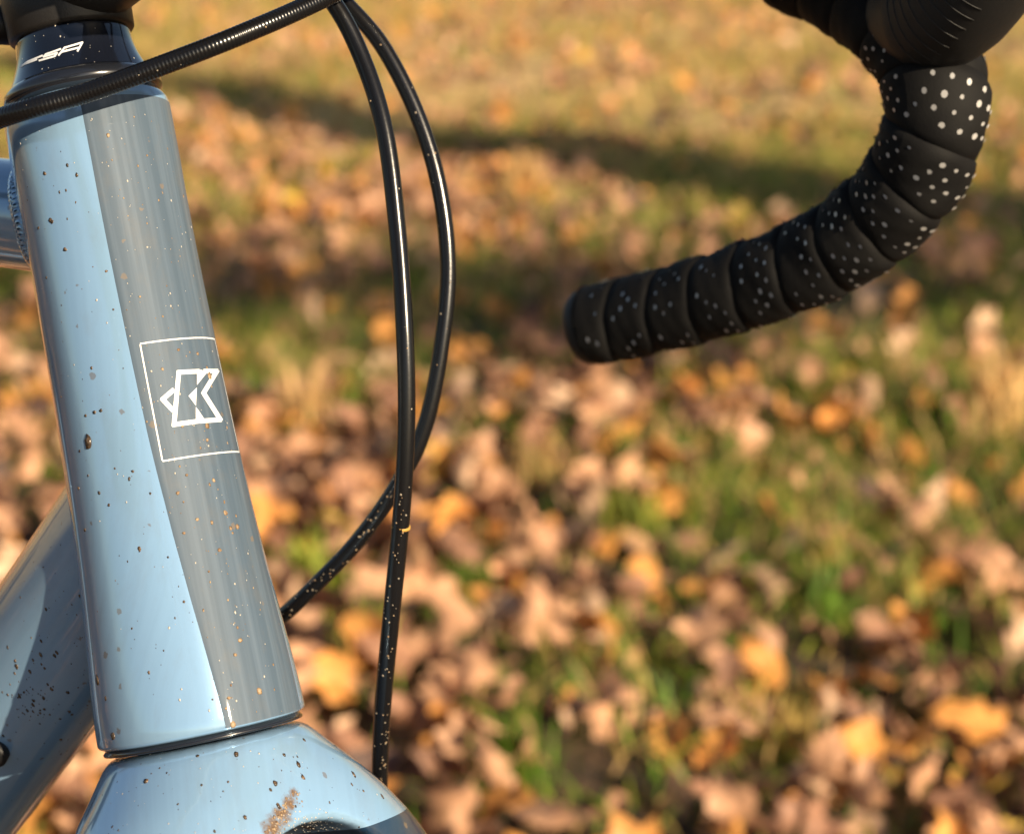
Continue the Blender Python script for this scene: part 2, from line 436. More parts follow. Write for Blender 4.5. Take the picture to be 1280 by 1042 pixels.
def build_grass():
    def region(n, x0, x1, y0, y1):
        x = nr.uniform(x0, x1, n); y = nr.uniform(y0, y1, n)
        g = np.clip(green_field(x, y), 0, 1)
        k = nr.random(n) < (.10 + .90 * g ** 1.6)
        return np.stack([x[k], y[k]], 1)
    xy = np.concatenate([region(40000, -1.8, 1.8, 1.0, 3.4), region(66000, -1.9, 1.9, 3.2, 6.2), region(85000, -3.8, 3.8, 5.4, 14), region(60000, -7, 7, -2, 15)])
    n = len(xy)
    g = np.clip(green_field(xy[:, 0], xy[:, 1]), 0, 1)
    z = hgt(xy[:, 0], xy[:, 1]); pos = np.column_stack([xy, z - .004])
    far_h = np.clip((xy[:, 1] - 3.5) / 3, 0, 1)
    h = nr.uniform(.030, .085, n) * (.6 + .6 * g) * (1 + .25 * far_h); w = nr.uniform(.0022, .0055, n) * (1 + .8 * far_h); lean = nr.uniform(.2, 1.1, n)
    pal = np.array([(.15, .27, .030), (.31, .36, .05), (.64, .47, .14), (.76, .50, .21)])
    far = np.clip((xy[:, 1] - 3) / 5, 0, 1)
    p = nr.random(n); idx = np.where(p < .44 - .30 * far, 0, np.where(p < .72 - .40 * far, 1, np.where(p < .86 - .36 * far, 2, 3)))
    col = pal[idx] * nr.uniform(.7, 1.2, (n, 1))
    V, F, T = blade_mesh(n, pos, h, w, lean, col)
    o = grass_obj('grass', V, F, T, 'stuff')
    o['label'] = 'short green and straw-coloured meadow grass among the leaves'; o['category'] = 'grass'
    # taller tufts that stand out one by one
    for (x, y, m, hh, c, lab, bw, _) in TUFTS:
        b = ground_hit(x, y)
        q = np.clip(nr.normal(0, .016, (m, 2)), -.03, .03); pz = np.column_stack([q, np.full(m, 0.)])
        m = int(m * 2.6); q = np.clip(nr.normal(0, .022, (m, 2)), -.045, .045); pz = np.column_stack([q, np.full(m, 0.)])
        cc = pal[c] * nr.uniform(.85, 1.3, (m, 1))
        V, F, T = blade_mesh(m, pz, nr.uniform(.6, 1.1, m) * hh, nr.uniform(.7, 1.3, m) * bw, nr.uniform(.05, .35, m), cc)
        o = grass_obj('grass_tuft', V, F, T); o.location = (b.x, b.y, float(hgt(np.float64(b.x), np.float64(b.y))) - .004)
        o['label'] = lab; o['category'] = 'grass tuft'

# ------------------------------------------------------------------ trees behind the photographer: they shade the meadow
def build_trees():
    sh = Vector((math.sin(SUN_AZ), -math.cos(SUN_AZ), 0))
    tanE = math.tan(SUN_EL)
    M_CROWN = leaf_material('tree_leaf', .5, .3, 3)
    def over(gx, gy, h):                     # the place at height h whose shadow falls on (gx, gy)
        return Vector((gx, gy, 0)) + sh * (h / tanE) + Vector((0, 0, h))
    def clump(c, r, n, acc):
        p = nr.normal(0, 1, (n, 3)); p /= np.linalg.norm(p, axis=1)[:, None]; p *= r * nr.random((n, 1)) ** .45
        a = nr.normal(0, 1, (n, 3)); a /= np.linalg.norm(a, axis=1)[:, None]
        b = np.cross(a, nr.normal(0, 1, (n, 3))); b /= np.linalg.norm(b, axis=1)[:, None]
        s = nr.uniform(.05, .10, (n, 1)); q = np.array(c)[None] + p
        acc.append(np.stack([q - a * s, q + b * s * .55, q + a * s, q - b * s * .55], 1).reshape(-1, 3))
    def tree(label, base, H, r0, limbs, clumps, r_cl):
        e = empty('oak_tree', base, label, 'tree', 'oaks behind the bicycle')
        trunk, _ = catmull([base - Vector((0, 0, .2)), base + Vector((.05, .02, H * .35)), base + Vector((-.08, .1, H * .7)), base + Vector((.05, 0, H))], 24)
        geos = [tube_geo(trunk, lambda t: r0 * (1.35 - 1.2 * t if t > .08 else 1.7 - 5.5 * t), 16)]
        for a, b in limbs:
            mid = (a + b) / 2 + Vector((0, 0, .18 * (a - b).length))
            lp, _ = catmull([a, mid, b], 12); geos.append(tube_geo(lp, lambda t: r0 * .28 * (1 - .85 * t) + .01, 8))
        V, F = merge(geos); obj('trunk', V, F, M_BARK, e)
        acc = []
        for c in clumps: clump(c, r_cl * nr.uniform(.75, 1.25), 60 if r_cl < .5 else 130, acc)
        V = np.concatenate(acc); n = len(V) // 4
        o = obj('crown', V, [(4 * i, 4 * i + 1, 4 * i + 2, 4 * i + 3) for i in range(n)], M_CROWN, e, smooth=False)
        col = np.array([(.30, .16, .05), (.22, .17, .04), (.36, .22, .06)])[nr.integers(0, 3, n)] * nr.uniform(.7, 1.2, (n, 1))
        a = o.data.attributes.new('tint', 'FLOAT_COLOR', 'POINT')
        a.data.foreach_set('color', np.repeat(np.concatenate([col, np.ones((n, 1))], 1), 4, 0).astype(np.float32).ravel())
    # first oak: its trunk throws the long diagonal band
    p = ground_hit(1060, 262); b1 = Vector((p.x, p.y, 0)) + sh * 7.0
    cl = [b1 + Vector((nr.uniform(-2.2, 2.2), nr.uniform(-2.2, 2.2), nr.uniform(8.2, 11))) for _ in range(45)]
    lm = [(b1 + Vector((0, 0, 6.6 + .4 * i)), cl[i]) for i in range(7)]
    tree('broad autumn oak whose trunk shades the meadow', b1, 10, .30, lm, cl, .75)
    # second oak further off: low leafy limbs shade the strip under the bar end
    b2 = Vector((p.x, p.y, 0)) + sh * 16.0
    cl = []
    for gx, gy, hh in ((-.75, 4.15, 5.4), (-.35, 4.0, 5.5), (-.05, 3.95, 5.6), (.28, 4.2, 5.5), (.75, 4.25, 5.6), (1.05, 4.1, 5.5), (1.4, 4.2, 5.6), (-1.3, 4.4, 5.3)):
        cl.append(over(gx, gy, hh))
    lm = [(b2 + Vector((0, 0, 4.6 + .1 * i)), c) for i, c in enumerate(cl[::2])]
    cl2 = [b2 + Vector((nr.uniform(-2, 2.5), nr.uniform(-2.2, 2), nr.uniform(11.5, 14.5))) for _ in range(40)]
    lm += [(b2 + Vector((0, 0, 8.5 + .5 * i)), cl2[i]) for i in range(6)]
    tree('second autumn oak with low leafy limbs behind the bicycle', b2, 13, .25, lm, cl + cl2, .30)

build_leaves()
build_grass()
build_trees()

# ------------------------------------------------------------------ the bicycle
HB = P(253.5, 912, .594); HT = P(106, 128, .606)           # steering axis at both ends of the head tube
U = (HT - HB).normalized(); HL = (HT - HB).length
mid = (HB + HT) / 2
TW = (CAM - mid); TW = (TW - U * TW.dot(U)).normalized()    # towards the viewer, square to the axis
RT = U.cross(TW).normalized()
if RT.dot(CR) < 0: RT = -RT
def around(a): a = math.radians(a); return TW * math.cos(a) + RT * math.sin(a)
FWD = around(41); LEFT = around(41 + 90)                    # frame: straight ahead / rider's left
FB = around(38); LB = around(38 + 90)                       # fork and bar, turned a little

WH_R = .345
front_axle = HB - U * .415 + FB * .050
bike = empty('bicycle', (front_axle.x, front_axle.y, 0.0), 'sky blue gravel bicycle with grey head tube stripe and black taped drop bar', 'bicycle')

def on_axis(s, th, r): return HB + U * s + (TW * math.cos(th) + RT * math.sin(th)) * r
def lathe(prof, seg=96, th0=0, th1=2 * math.pi, close=True):
    """prof: list of (distance along the steering axis from the head tube's lower end, radius)"""
    V = []; F = []; UV = []
    n = seg if close else seg + 1
    for s, r in prof:
        for k in range(n):
            th = th0 + (th1 - th0) * k / seg
            V.append(on_axis(s, th, r)); UV.append((th * r, s))
    for i in range(len(prof) - 1):
        for k in range(seg):
            k2 = (k + 1) % n
            F.append((i * n + k, (i + 1) * n + k, (i + 1) * n + k2, i * n + k2))
    return V, F, UV

K = .983 * .600 / FPX
ys = [128, 170, 223, 320, 412, 500, 560, 629, 680, 740, 782, 840, 882, 912]
rs = [105.5, 106.5, 105.5, 104.5, 106.3, 108, 110, 112, 115, 119, 122.5, 128, 131, 132]
ss = [(912 - y) / (912 - 128) * HL for y in ys][::-1]; rr = [r * K for r in rs][::-1]
def HR(s): return float(np.interp(s, ss, rr))
def hr_smooth(s):
    return sum(HR(s + d) for d in (-.012, -.006, 0, .006, .012)) / 5
prof = [(-.0002, hr_smooth(0) - .005), (0, hr_smooth(0) - .0016), (.0006, hr_smooth(0) - .0004)] + \
       [(.0014 + (HL - .0058) * i / 60, hr_smooth(.0014 + (HL - .0058) * i / 60)) for i in range(61)]
for a in (20, 40, 60, 80, 90):
    a = math.radians(a); prof.append((HL - .0044 + .0044 * math.sin(a), hr_smooth(HL) - .0044 * (1 - math.cos(a))))
prof.append((HL + .0001, .016))
V, F, UV = lathe(prof, 128)
head = obj('head_tube', V, F, M_BLUE, bike, uv=UV)

# grey stripe down the front of the head tube
def stripe():
    V = []; F = []; UV = []
    n = 40; m = 60; th_c = math.radians(41)
    for i in range(m + 1):
        s = .0008 + (HL - .0058) * i / m
        hw = np.interp(s, [0, HL * .45, HL], [.0154, .0182, .0190]); r = hr_smooth(s) + .00014
        for k in range(n + 1):
            th = th_c + hw / r * (2 * k / n - 1)
            V.append(on_axis(s, th, r - (.00016 if k in (0, n) else 0))); UV.append((th * r, s))
    for i in range(m):
        for k in range(n):
            F.append((i * (n + 1) + k, (i + 1) * (n + 1) + k, (i + 1) * (n + 1) + k + 1, i * (n + 1) + k + 1))
    o = obj('front_stripe', V, F, M_GREY, head, uv=UV); o['label'] = 'satin grey stripe down the front of the head tube'
    return o
stripe_o = stripe()

# --- things laid onto a surface: a pixel gives the direction, the surface the distance
def bvh(o):
    return BVHTree.FromPolygons([v.co[:] for v in o.data.vertices], [p.vertices[:] for p in o.data.polygons])
def ray_dir(x, y): return (CR * ((x - CX) / FPX) + CU * ((CY - y) / FPX) + CF).normalized()
def decal(polys, tree, off, name, material, parent, sub=3):
    V = []; F = []
    for poly in polys:
        tris = [tuple(poly[i] for i in t) for t in tessellate_polygon([[Vector((x, y, 0)) for x, y in poly]])]
        for _ in range(sub):
            nt_ = []
            for a, b, c in tris:
                ab = ((a[0] + b[0]) / 2, (a[1] + b[1]) / 2); bc = ((c[0] + b[0]) / 2, (c[1] + b[1]) / 2); ca = ((a[0] + c[0]) / 2, (a[1] + c[1]) / 2)
                nt_ += [(a, ab, ca), (ab, b, bc), (ca, bc, c), (ab, bc, ca)]
            tris = nt_
        for t in tris:
            pts = []
            for x, y in t:
                loc, nor, _, _ = tree.ray_cast(CAM, ray_dir(x, y))
                if loc is None: break
                if nor.dot(CAM - loc) < 0: nor = -nor
                pts.append(loc + nor * off)
            if len(pts) == 3:
                V += pts; F.append((len(V) - 3, len(V) - 2, len(V) - 1))
    return obj(name, V, F, material, parent, smooth=False)
def stroke(pts, w, closed=False):
    """outline polygon pieces for a mitred pen stroke"""
    out = []
    pts = [Vector((x, y)) for x, y in pts]
    if closed: pts = pts + [pts[0]]
    for a, b in zip(pts[:-1], pts[1:]):
        d = (b - a).normalized(); n = Vector((-d.y, d.x)) * w / 2; e = d * w * .32
        n_seg = max(1, int((b - a).length / 14))
        for i in range(n_seg):
            p = a.lerp(b, i / n_seg) - (e if i == 0 else d * 0); q = a.lerp(b, (i + 1) / n_seg) + (e if i == n_seg - 1 else d * 0)
            out.append([(p + n)[:], (q + n)[:], (q - n)[:], (p - n)[:]])
    return out
T_STRIPE = bvh(stripe_o)
c2 = lambda L: [(160 + x * .1728, 410 + y * .1728) for x, y in L]
K_polys = []
for pl in ([(368, 320), (505, 313)], [(366, 318), (332, 700)], [(330, 698), (515, 672)], [(325, 450), (250, 515), (322, 592)],
           [(555, 312), (640, 312), (545, 470), (666, 662), (530, 672)]):
    K_polys += stroke(c2(pl), 5.7)
K_polys += [c2([(497, 315), (520, 300), (572, 318), (497, 412)]), c2([(436, 490), (496, 430), (490, 562)]), c2([(489, 570), (489, 678), (560, 672), (505, 590)])]
badge = decal(K_polys, T_STRIPE, .00012, 'badge_monogram', M_WHITE, head, 2); badge['label'] = 'white outlined angular K monogram on the stripe'
def box_line():
    """thin white rectangle round the monogram, laid along and round the tube"""
    V = []; F = []
    def s_at(x, y):
        loc = T_STRIPE.ray_cast(CAM, ray_dir(x, y))[0]; q = loc - HB
        s = q.dot(U); q = q - U * s
        return s, math.atan2(q.dot(RT), q.dot(TW))
    s0, t0 = s_at(204.5, 576); s1, t1 = s_at(173.5, 430)
    tl = (t0 + t1) / 2; tr = math.radians(82) - tl; w = .00021
    def quad(sa, ta, sb, tb):
        r = lambda s: hr_smooth(s) + .00028
        o = len(V)
        V.extend([on_axis(sa, ta, r(sa)), on_axis(sa, tb, r(sa)), on_axis(sb, tb, r(sb)), on_axis(sb, ta, r(sb))]); F.append((o, o + 1, o + 2, o + 3))
    n = 40; dth = w / .0255
    for i in range(n):
        ta = tl + (tr - tl) * i / n; tb = tl + (tr - tl) * (i + 1) / n
        quad(s0 - w, ta, s0 + w, tb); quad(s1 - w, ta, s1 + w, tb)
        sa = s0 + w + (s1 - s0 - 2 * w) * i / n; sb = s0 + w + (s1 - s0 - 2 * w) * (i + 1) / n
        quad(sa, tl - dth, sb, tl + dth); quad(sa, tr - dth, sb, tr + dth)
    obj('badge_frame', V, F, M_WHITE, head, smooth=False)
box_line()

# --- headset: lower seal, upper cover, conical top cover, stem
V, F, UV = lathe([(-.0001, .020), (-.0002, hr_smooth(0) - .0022), (-.0012, hr_smooth(0) - .0012), (-.0019, hr_smooth(0) - .0014), (-.0021, .020)], 96)
obj('lower_headset_seal', V, F, M_BLACK_GLOSS, bike)
rt = hr_smooth(HL)
V, F, UV = lathe([(HL - .0006, rt - .006), (HL + .0003, rt - .0022), (HL + .0016, rt - .0010), (HL + .0036, rt - .0012), (HL + .0056, rt - .0030), (HL + .0062, rt - .0048), (HL + .0062, .014)], 96)
obj('upper_headset_ring', V, F, M_BLACK_GLOSS, bike)
cover = []
for i in range(25):
    t = i / 24; cover.append((HL + .0058 + .0132 * t, .0170 + (rt - .0033 - .0170) * (1 - t) ** 1.9))
cover += [(HL + .0195, .0168), (HL + .0196, .014)]
V, F, UV = lathe(cover, 96)
cone = obj('headset_cover', V, F, M_SPACER, bike)
T_CONE = bvh(cone)
c1 = lambda L: [(x * .1727, y * .1727) for x, y in L]
def fsa(u, v):               # slanted lettering along the cover: u along the line, v up the letter
    return ((150 + 412 * u + 34 * v) * .1727, (486 - 148 * u + 34 * u * u - (30 + 32 * u) * v) * .1727)
LET = [[(0, 0), (.05, 1), (.30, 1)], [(.03, .52), (.24, .52)], [(.62, 1), (.36, 1), (.36, .54), (.60, .50), (.60, 0), (.33, 0)],
       [(.67, 0), (.69, 1), (1.0, 1), (1.0, 0)], [(.69, .42), (1.0, .42)]]
polys = []
for l in LET: polys += stroke([fsa(*q) for q in l], 2.3)
logo = decal(polys, T_CONE, .00012, 'printed_logo', M_WHITE, cone, 2)
logo['label'] = 'small slanted white letters FSA'
# steerer clamp of the stem and its forward extension
s0 = HL + .0196
cl = [(s0, .0150), (s0 + .0003, .0178), (s0 + .0012, .0185), (s0 + .012, .0190), (s0 + .036, .0190), (s0 + .0395, .018), (s0 + .040, .010)]
V, F, UV = lathe(cl, 64)
ext_c = HB + U * (s0 + .0190)
lp, _ = catmull([ext_c + FB * .002, ext_c + FB * .03, ext_c + FB * .062, ext_c + FB * .092], 20)
g = tube_geo(lp, lambda t: .0195 - .0035 * math.sin(math.pi * min(1, t * 1.1)) * 1.0, 32, ref=U)
me_v, me_f = merge([(V, F), g])
stem = obj('stem', me_v, me_f, M_BLACK_SATIN, bike)
bar_c = ext_c + FB * .098
g = tube_geo([bar_c - LB * .022, bar_c - LB * .021, bar_c + LB * .021, bar_c + LB * .022], lambda t: .0215 if 0.1 < t < .9 else .0195, 40, ref=U)
obj('face_plate', g[0], g[1], M_BLACK_SATIN, stem)
for sgn in (-1, 1):          # pinch bolts at the back of the clamp
    a = HB + U * (s0 + .010) - FB * .019 + LB * (sgn * .0 - .016)
    a = HB + U * (s0 + (.009 if sgn < 0 else .029)) - FB * .0175
    g = tube_geo([a - LB * .016, a - LB * .0155, a + LB * .0155, a + LB * .016], lambda t: .0058 if .1 < t < .9 else .005, 20, ref=U)
    obj('clamp_ear', g[0], g[1], M_BLACK_SATIN, stem)

# --- frame tubes
def ray_axis(y):             # a point on the steering axis, by its row in the photograph
    return HB + U * ((912 - y) / (912 - 128) * HL)
d_dt = (-FWD * math.cos(math.radians(31)) - U * math.sin(math.radians(31))).normalized()
j_dt = ray_axis(628)
dt_pts = [j_dt + d_dt * t for t in (.0, .03, .06, .12, .3, .66)]
def tube_part(name, pts, rad, n, seg, material, parent, sq=(1, 1), ref=None):
    lp, L = catmull(pts, n)
    V, F = tube_geo(lp, rad, seg, ref=ref or U, sq=sq)
    uv = []
    for i in range(n):
        for k in range(seg): uv.append((.15 * k / seg, L * i / (n - 1)))
    uv += [(0, 0), (0, L)]
    return obj(name, V, F, material, parent, uv=uv)
down = tube_part('down_tube', dt_pts, lambda t: .0262, 80, 48, M_BLUE, bike, sq=(1, .84))
bb = dt_pts[-1]
d_tt = (-FWD * math.cos(math.radians(19)) + U * math.sin(math.radians(19))).normalized()
j_tt = ray_axis(284)
tt_end = j_tt + d_tt * .52
top = tube_part('top_tube', [j_tt, j_tt + d_tt * .05, j_tt + d_tt * .2, tt_end], .0168, 40, 40, M_BLUE, bike)
def weld(j, d, rad, sq, name, parent):
    """a bead of overlapping weld scales where the tube runs into the head tube"""
    V = []; F = []; n = 64; n1 = (U - d * U.dot(d)).normalized(); n2 = d.cross(n1)
    for i in range(n):
        a = 2 * math.pi * i / n
        o = n1 * math.cos(a) * sq[0] + n2 * math.sin(a) * sq[1]
        lo, hi = 0.0, .08
        for _ in range(18):        # where this line of the tube leaves the head tube
            m = (lo + hi) / 2; q = j + o * rad + d * m - HB; s = q.dot(U)
            if (q - U * s).length < hr_smooth(min(max(s, 0), HL)): lo = m
            else: hi = m
        c = j + o * (rad + .0004) + d * (lo + .0012)
        off = len(V)
        tdir = (-n1 * math.sin(a) * sq[0] + n2 * math.cos(a) * sq[1]).normalized()
        for lat in range(1, 6):
            for k in range(8):
                ph = math.pi * lat / 6; b = 2 * math.pi * k / 8
                V.append(c + d * (.0032 * math.sin(ph) * math.cos(b)) + tdir * (.0026 * math.sin(ph) * math.sin(b)) + o.normalized() * (.0006 * math.cos(ph)))
        for lat in range(4):
            for k in range(8):
                k2 = (k + 1) % 8; F.append((off + lat * 8 + k, off + (lat + 1) * 8 + k, off + (lat + 1) * 8 + k2, off + lat * 8 + k2))
    obj(name, V, F, M_BLUE, parent)
weld(j_tt, d_tt, .0168, (1, 1), 'weld_bead', top)
# cable port on the side of the down tube
T_DOWN = bvh(down)
def on_surface(tree, x, y):
    loc, nor, _, _ = tree.ray_cast(CAM, ray_dir(x, y))
    if loc is None: return None, None
    if nor.dot(CAM - loc) < 0: nor = -nor
    return loc, nor
loc, nor = on_surface(T_DOWN, -3, 938)
if loc is not None:
    g = tube_geo([loc - nor * .002, loc + nor * .0015, loc + nor * .003, loc + nor * .0034], lambda t: .0040 if t < .7 else .0028, 20, ref=U)
    obj('cable_grommet', g[0], g[1], M_RUBBER, down)

# the rest of the frame and the wheels, outside the photograph
st_dir = (-FWD * .30 + U * .95).normalized()
seat_top = bb + st_dir * .50
tube_part('seat_tube', [bb, bb + st_dir * .2, seat_top], .0165, 20, 24, M_BLUE, bike)
post = tube_part('seat_post', [seat_top - st_dir * .02, seat_top + st_dir * .2], .0136, 8, 20, M_BLACK_SATIN, bike)
sp = seat_top + st_dir * .2
Fh = Vector((FWD.x, FWD.y, 0)).normalized()
lp = [sp - Fh * .14, sp - Fh * .10, sp, sp + Fh * .1, sp + Fh * .15]
sd = tube_geo(catmull(lp, 24)[0], lambda t: .066 * (1 - t) ** .7 + .018, 20, ref=Vector((0, 0, 1)), sq=(.32, 1))
obj('saddle', [v + Vector((0, 0, .02)) for v in sd[0]], sd[1], M_RUBBER, bike)
rear_axle = front_axle - Fh * 1.03; rear_axle.z = WH_R
for sgn in (-1, 1):
    a = rear_axle + LEFT * .065 * sgn
    tube_part('chain_stay', [bb + LEFT * .03 * sgn, a], .009, 10, 14, M_BLUE, bike)
    tube_part('seat_stay', [seat_top - st_dir * .06 + LEFT * .012 * sgn, a], .0075, 10, 14, M_BLUE, bike)
def wheel(name, c, ax, fw, R):
    fw = (fw - ax * fw.dot(ax)).normalized(); upv = ax.cross(fw)
    e = bpy.data.objects.new(name, None); e.location = c; link(e, bike)
    e.location = c
    e.matrix_parent_inverse = Matrix.Translation(-bike.location)
    def ring(nm, R0, r, m, sq, n=96, seg=14):
        V = []; F = []
        for i in range(n):
            a = 2 * math.pi * i / n; d = fw * math.cos(a) + upv * math.sin(a)
            for k in range(seg):
                b = 2 * math.pi * k / seg
                V.append(c + d * (R0 + r * math.cos(b) * sq) + ax * (r * math.sin(b)))
        for i in range(n):
            for k in range(seg):
                i2 = (i + 1) % n; k2 = (k + 1) % seg; F.append((i * seg + k, i2 * seg + k, i2 * seg + k2, i * seg + k2))
        obj(nm, V, F, m, e)
    ring('tyre', R - .0205, .0205, M_TYRE, 1); ring('rim', R - .052, .013, M_RIM, 1.1)
    g = tube_geo([c - ax * .05, c - ax * .03, c, c + ax * .03, c + ax * .05], lambda t: .013 + .012 * (abs(t - .5) > .2), 20, ref=fw)
    obj('hub', g[0], g[1], M_BLACK_SATIN, e)
    for i in range(24):
        a = 2 * math.pi * i / 24; b = a + (.5 if i % 2 else -.5); sg = 1 if (i // 2) % 2 else -1
        p0 = c + (fw * math.cos(b) + upv * math.sin(b)) * .024 + ax * .03 * sg
        p1 = c + (fw * math.cos(a) + upv * math.sin(a)) * (R - .06)
        g = tube_geo([p0, p1], .0009, 6, ref=ax + fw * .3); obj('spoke', g[0], g[1], M_STEEL, e)
lean_z = math.sqrt(max(.01, 1 - LB.z ** 2))
wheel('front_wheel', front_axle, LB, FB, front_axle.z / lean_z + .012)
LEFTh = LEFT.copy(); wheel('rear_wheel', rear_axle, LEFTh, Fh, rear_axle.z / math.sqrt(1 - LEFT.z ** 2) + .012)

# --- fork: crown and legs, fused and smoothed, with the wheel arch cut through
def build_fork():
    V = []; F = []; UV = []; seg = 56
    tt = [.0026, .0034, .006, .0115, .0185, .0265, .036, .050, .070, .095, .13, .20, .30, .385]
    aa = [.0262, .0284, .0300, .0318, .0335, .0345, .0345, .033, .030, .0275, .025, .021, .017, .014]
    bb_ = [.0262, .0286, .0312, .0362, .0428, .0492, .0556, .0630, .0690, .0720, .0735, .0725, .070, .066]
    n = 90
    ts = np.concatenate([np.linspace(tt[0], .05, 40), np.linspace(.052, tt[-1], 50)])
    tub = []
    for t in ts:
        a = np.interp(t, tt, aa); b = np.interp(t, tt, bb_); ex = 2.0 + np.interp(t, [0, .01, .04, .2], [0, .1, .7, .9])
        c = HB - U * t + FB * (.008 * min(1, t / .05) + .04 * max(0, (t - .05) / .335))
        for k in range(seg):
            ph = 2 * math.pi * k / seg; co, si = math.cos(ph), math.sin(ph)
            V.append(c + FB * (a * math.copysign(abs(co) ** (2 / ex), co)) + LB * (b * math.copysign(abs(si) ** (2 / ex), si)))
    m = len(ts)
    for i in range(m - 1):
        for k in range(seg):
            k2 = (k + 1) % seg; F.append((i * seg + k, i * seg + k2, (i + 1) * seg + k2, (i + 1) * seg + k))
    F.append(tuple(range(seg - 1, -1, -1))); F.append(tuple((m - 1) * seg + k for k in range(seg)))
    me = bpy.data.meshes.new('fork_solid'); me.from_pydata(V, [], F)
    body = bpy.data.objects.new('fork_solid', me); C.objects.link(body)
    # wheel arch: a rounded tunnel open towards front, back and below
    V2 = []; F2 = []; w = .0315; top_t = .0335
    outline = []
    for k in range(25):
        a = math.pi * k / 24; outline.append((w * math.cos(a) , top_t + w * .95 - w * .95 * math.sin(a)))
    outline += [(-w * 1.02, .45), (w * 1.02, .45)]
    no = len(outline)
    for sgn in (-1, 1):
        for (l, t) in outline:
            flare = 1.0
            V2.append(HB - U * (t - (.004 if t < .1 else 0)) + LB * l * 1.0 + FB * (.12 * sgn + .02))
    for k in range(no):
        k2 = (k + 1) % no; F2.append((k, k2, no + k2, no + k))
    F2.append(tuple(range(no - 1, -1, -1))); F2.append(tuple(no + k for k in range(no)))
    cm = bpy.data.meshes.new('arch_cut'); cm.from_pydata(V2, [], F2)
    cut = bpy.data.objects.new('arch_cut', cm); C.objects.link(cut)
    for q in (me, cm):
        b = bmesh.new(); b.from_mesh(q); bmesh.ops.recalc_face_normals(b, faces=b.faces); b.to_mesh(q); b.free()
    md = body.modifiers.new('b', 'BOOLEAN'); md.operation = 'DIFFERENCE'; md.object = cut; md.solver = 'EXACT'
    md = body.modifiers.new('r', 'REMESH'); md.mode = 'VOXEL'; md.voxel_size = .0013; md.use_smooth_shade = True
    md = body.modifiers.new('s', 'SMOOTH'); md.factor = .5; md.iterations = 22
    dg = bpy.context.evaluated_depsgraph_get()
    ev = body.evaluated_get(dg); out = bpy.data.meshes.new_from_object(ev)
    bpy.data.objects.remove(body); bpy.data.objects.remove(cut)
    def piece(name, material, lo, hi, side=None, parent=bike):
        b = bmesh.new(); b.from_mesh(out)
        def clip(co, no):
            g = list(b.verts) + list(b.edges) + list(b.faces)
            bmesh.ops.bisect_plane(b, geom=g, plane_co=co, plane_no=no, clear_outer=True)
        clip(HB - U * lo, U)
        clip(HB - U * hi, -U)
        if side: clip(HB, -LB * side)
        mm = bpy.data.meshes.new(name); b.to_mesh(mm); b.free()
        mm.polygons.foreach_set('use_smooth', [True] * len(mm.polygons)); mm.materials.append(material)
        ul = mm.uv_layers.new(name='UVMap')
        co = np.empty(len(mm.vertices) * 3); mm.vertices.foreach_get('co', co); co = co.reshape(-1, 3) - np.array(HB)
        uvv = np.stack([co @ np.array(LB) + co @ np.array(FB), co @ np.array(U)], 1)
        li = np.empty(len(mm.loops), dtype=np.int32); mm.loops.foreach_get('vertex_index', li)
        ul.data.foreach_set('uv', uvv[li].astype(np.float32).ravel())
        o = bpy.data.objects.new(name, mm); return link(o, parent)
    crown = piece('fork_crown', M_BLUE, 0, .0352)
    for sd_ in (-1, 1): piece('fork_leg', M_NAVY, .0352, .40, sd_)
    return crown
crown = build_fork()

# --- hoses
def hose(name, pts, r, n, ribs=0, label=None):
    lp, L = catmull([P(*p) for p in pts], n)
    rad = (lambda t: r * (1 + .014 * math.sin(t * L / .0011 * 2 * math.pi))) if ribs else r
    V, F = tube_geo(lp, rad, 14)
    o = obj(name, V, F, M_HOSE, bike)
    if label: o['label'] = label
    return o, lp
hA, pA = hose('cable_hose', [(-260, 250, .70), (-120, 196, .62), (0, 148, .572), (105, 117, .5675), (205, 81, .5665), (300, 44, .57), (400, 0, .585), (520, -62, .61), (700, -140, .65), (900, -150, .69)], .00285, 2600, 1, 'ribbed black hose crossing the top of the head tube')
hB, pB = hose('brake_hose', [(60, -190, .60), (220, -150, .60), (340, -80, .605), (408, -8, .605), (448, 62, .605), (480, 160, .602), (497, 290, .60), (506, 420, .598), (508, 530, .60), (502, 640, .605), (488, 780, .615), (478, 890, .63), (474, 990, .645), (474, 1080, .655), (470, 1500, .67)], .00265, 400, 0, 'black hose running down past the fork crown')
hC, pC = hose('brake_hose', [(140, -220, .64), (300, -150, .645), (390, -50, .64), (425, -4, .635), (476, 55, .635), (520, 140, .635), (548, 230, .635), (560, 330, .635), (552, 430, .635), (532, 530, .637), (500, 600, .64), (450, 672, .648), (395, 730, .655), (345, 775, .665), (260, 830, .69), (190, 850, .71)], .00255, 400, 0, 'black hose looping back behind the head tube')
lp, _ = catmull([P(x, y, d) for x, y, d in ((501.2, 656.5, .6062), (500.9, 660, .6065))], 4)
g = tube_geo(lp, .00285, 20); obj('marker_ring', g[0], g[1], M_YEL, hB)

# --- drop bar, mirrored through the plane of the front wheel
bar_px = [(960, -56, .705), (1050, -20, .685), (1118, 26, .668), (1156, 72, .660), (1170, 122, .657), (1160, 184, .662), (1120, 250, .674), (1048, 308, .690), (960, 348, .707), (860, 379, .727), (790, 396, .741), (742, 407, .750)]
left_pts = [bar_c + LB * .03, bar_c + LB * .09 ] + [P(*p) for p in bar_px]
def mirror(p):
    q = p - bar_c; return p - LB * (2 * q.dot(LB))
bar_metal, _ = catmull([mirror(p) for p in left_pts[::-1]] + left_pts, 160)
g = tube_geo(bar_metal, .0118, 16)
bar = obj('handlebar', g[0], g[1], M_BLACK_SATIN, bike)

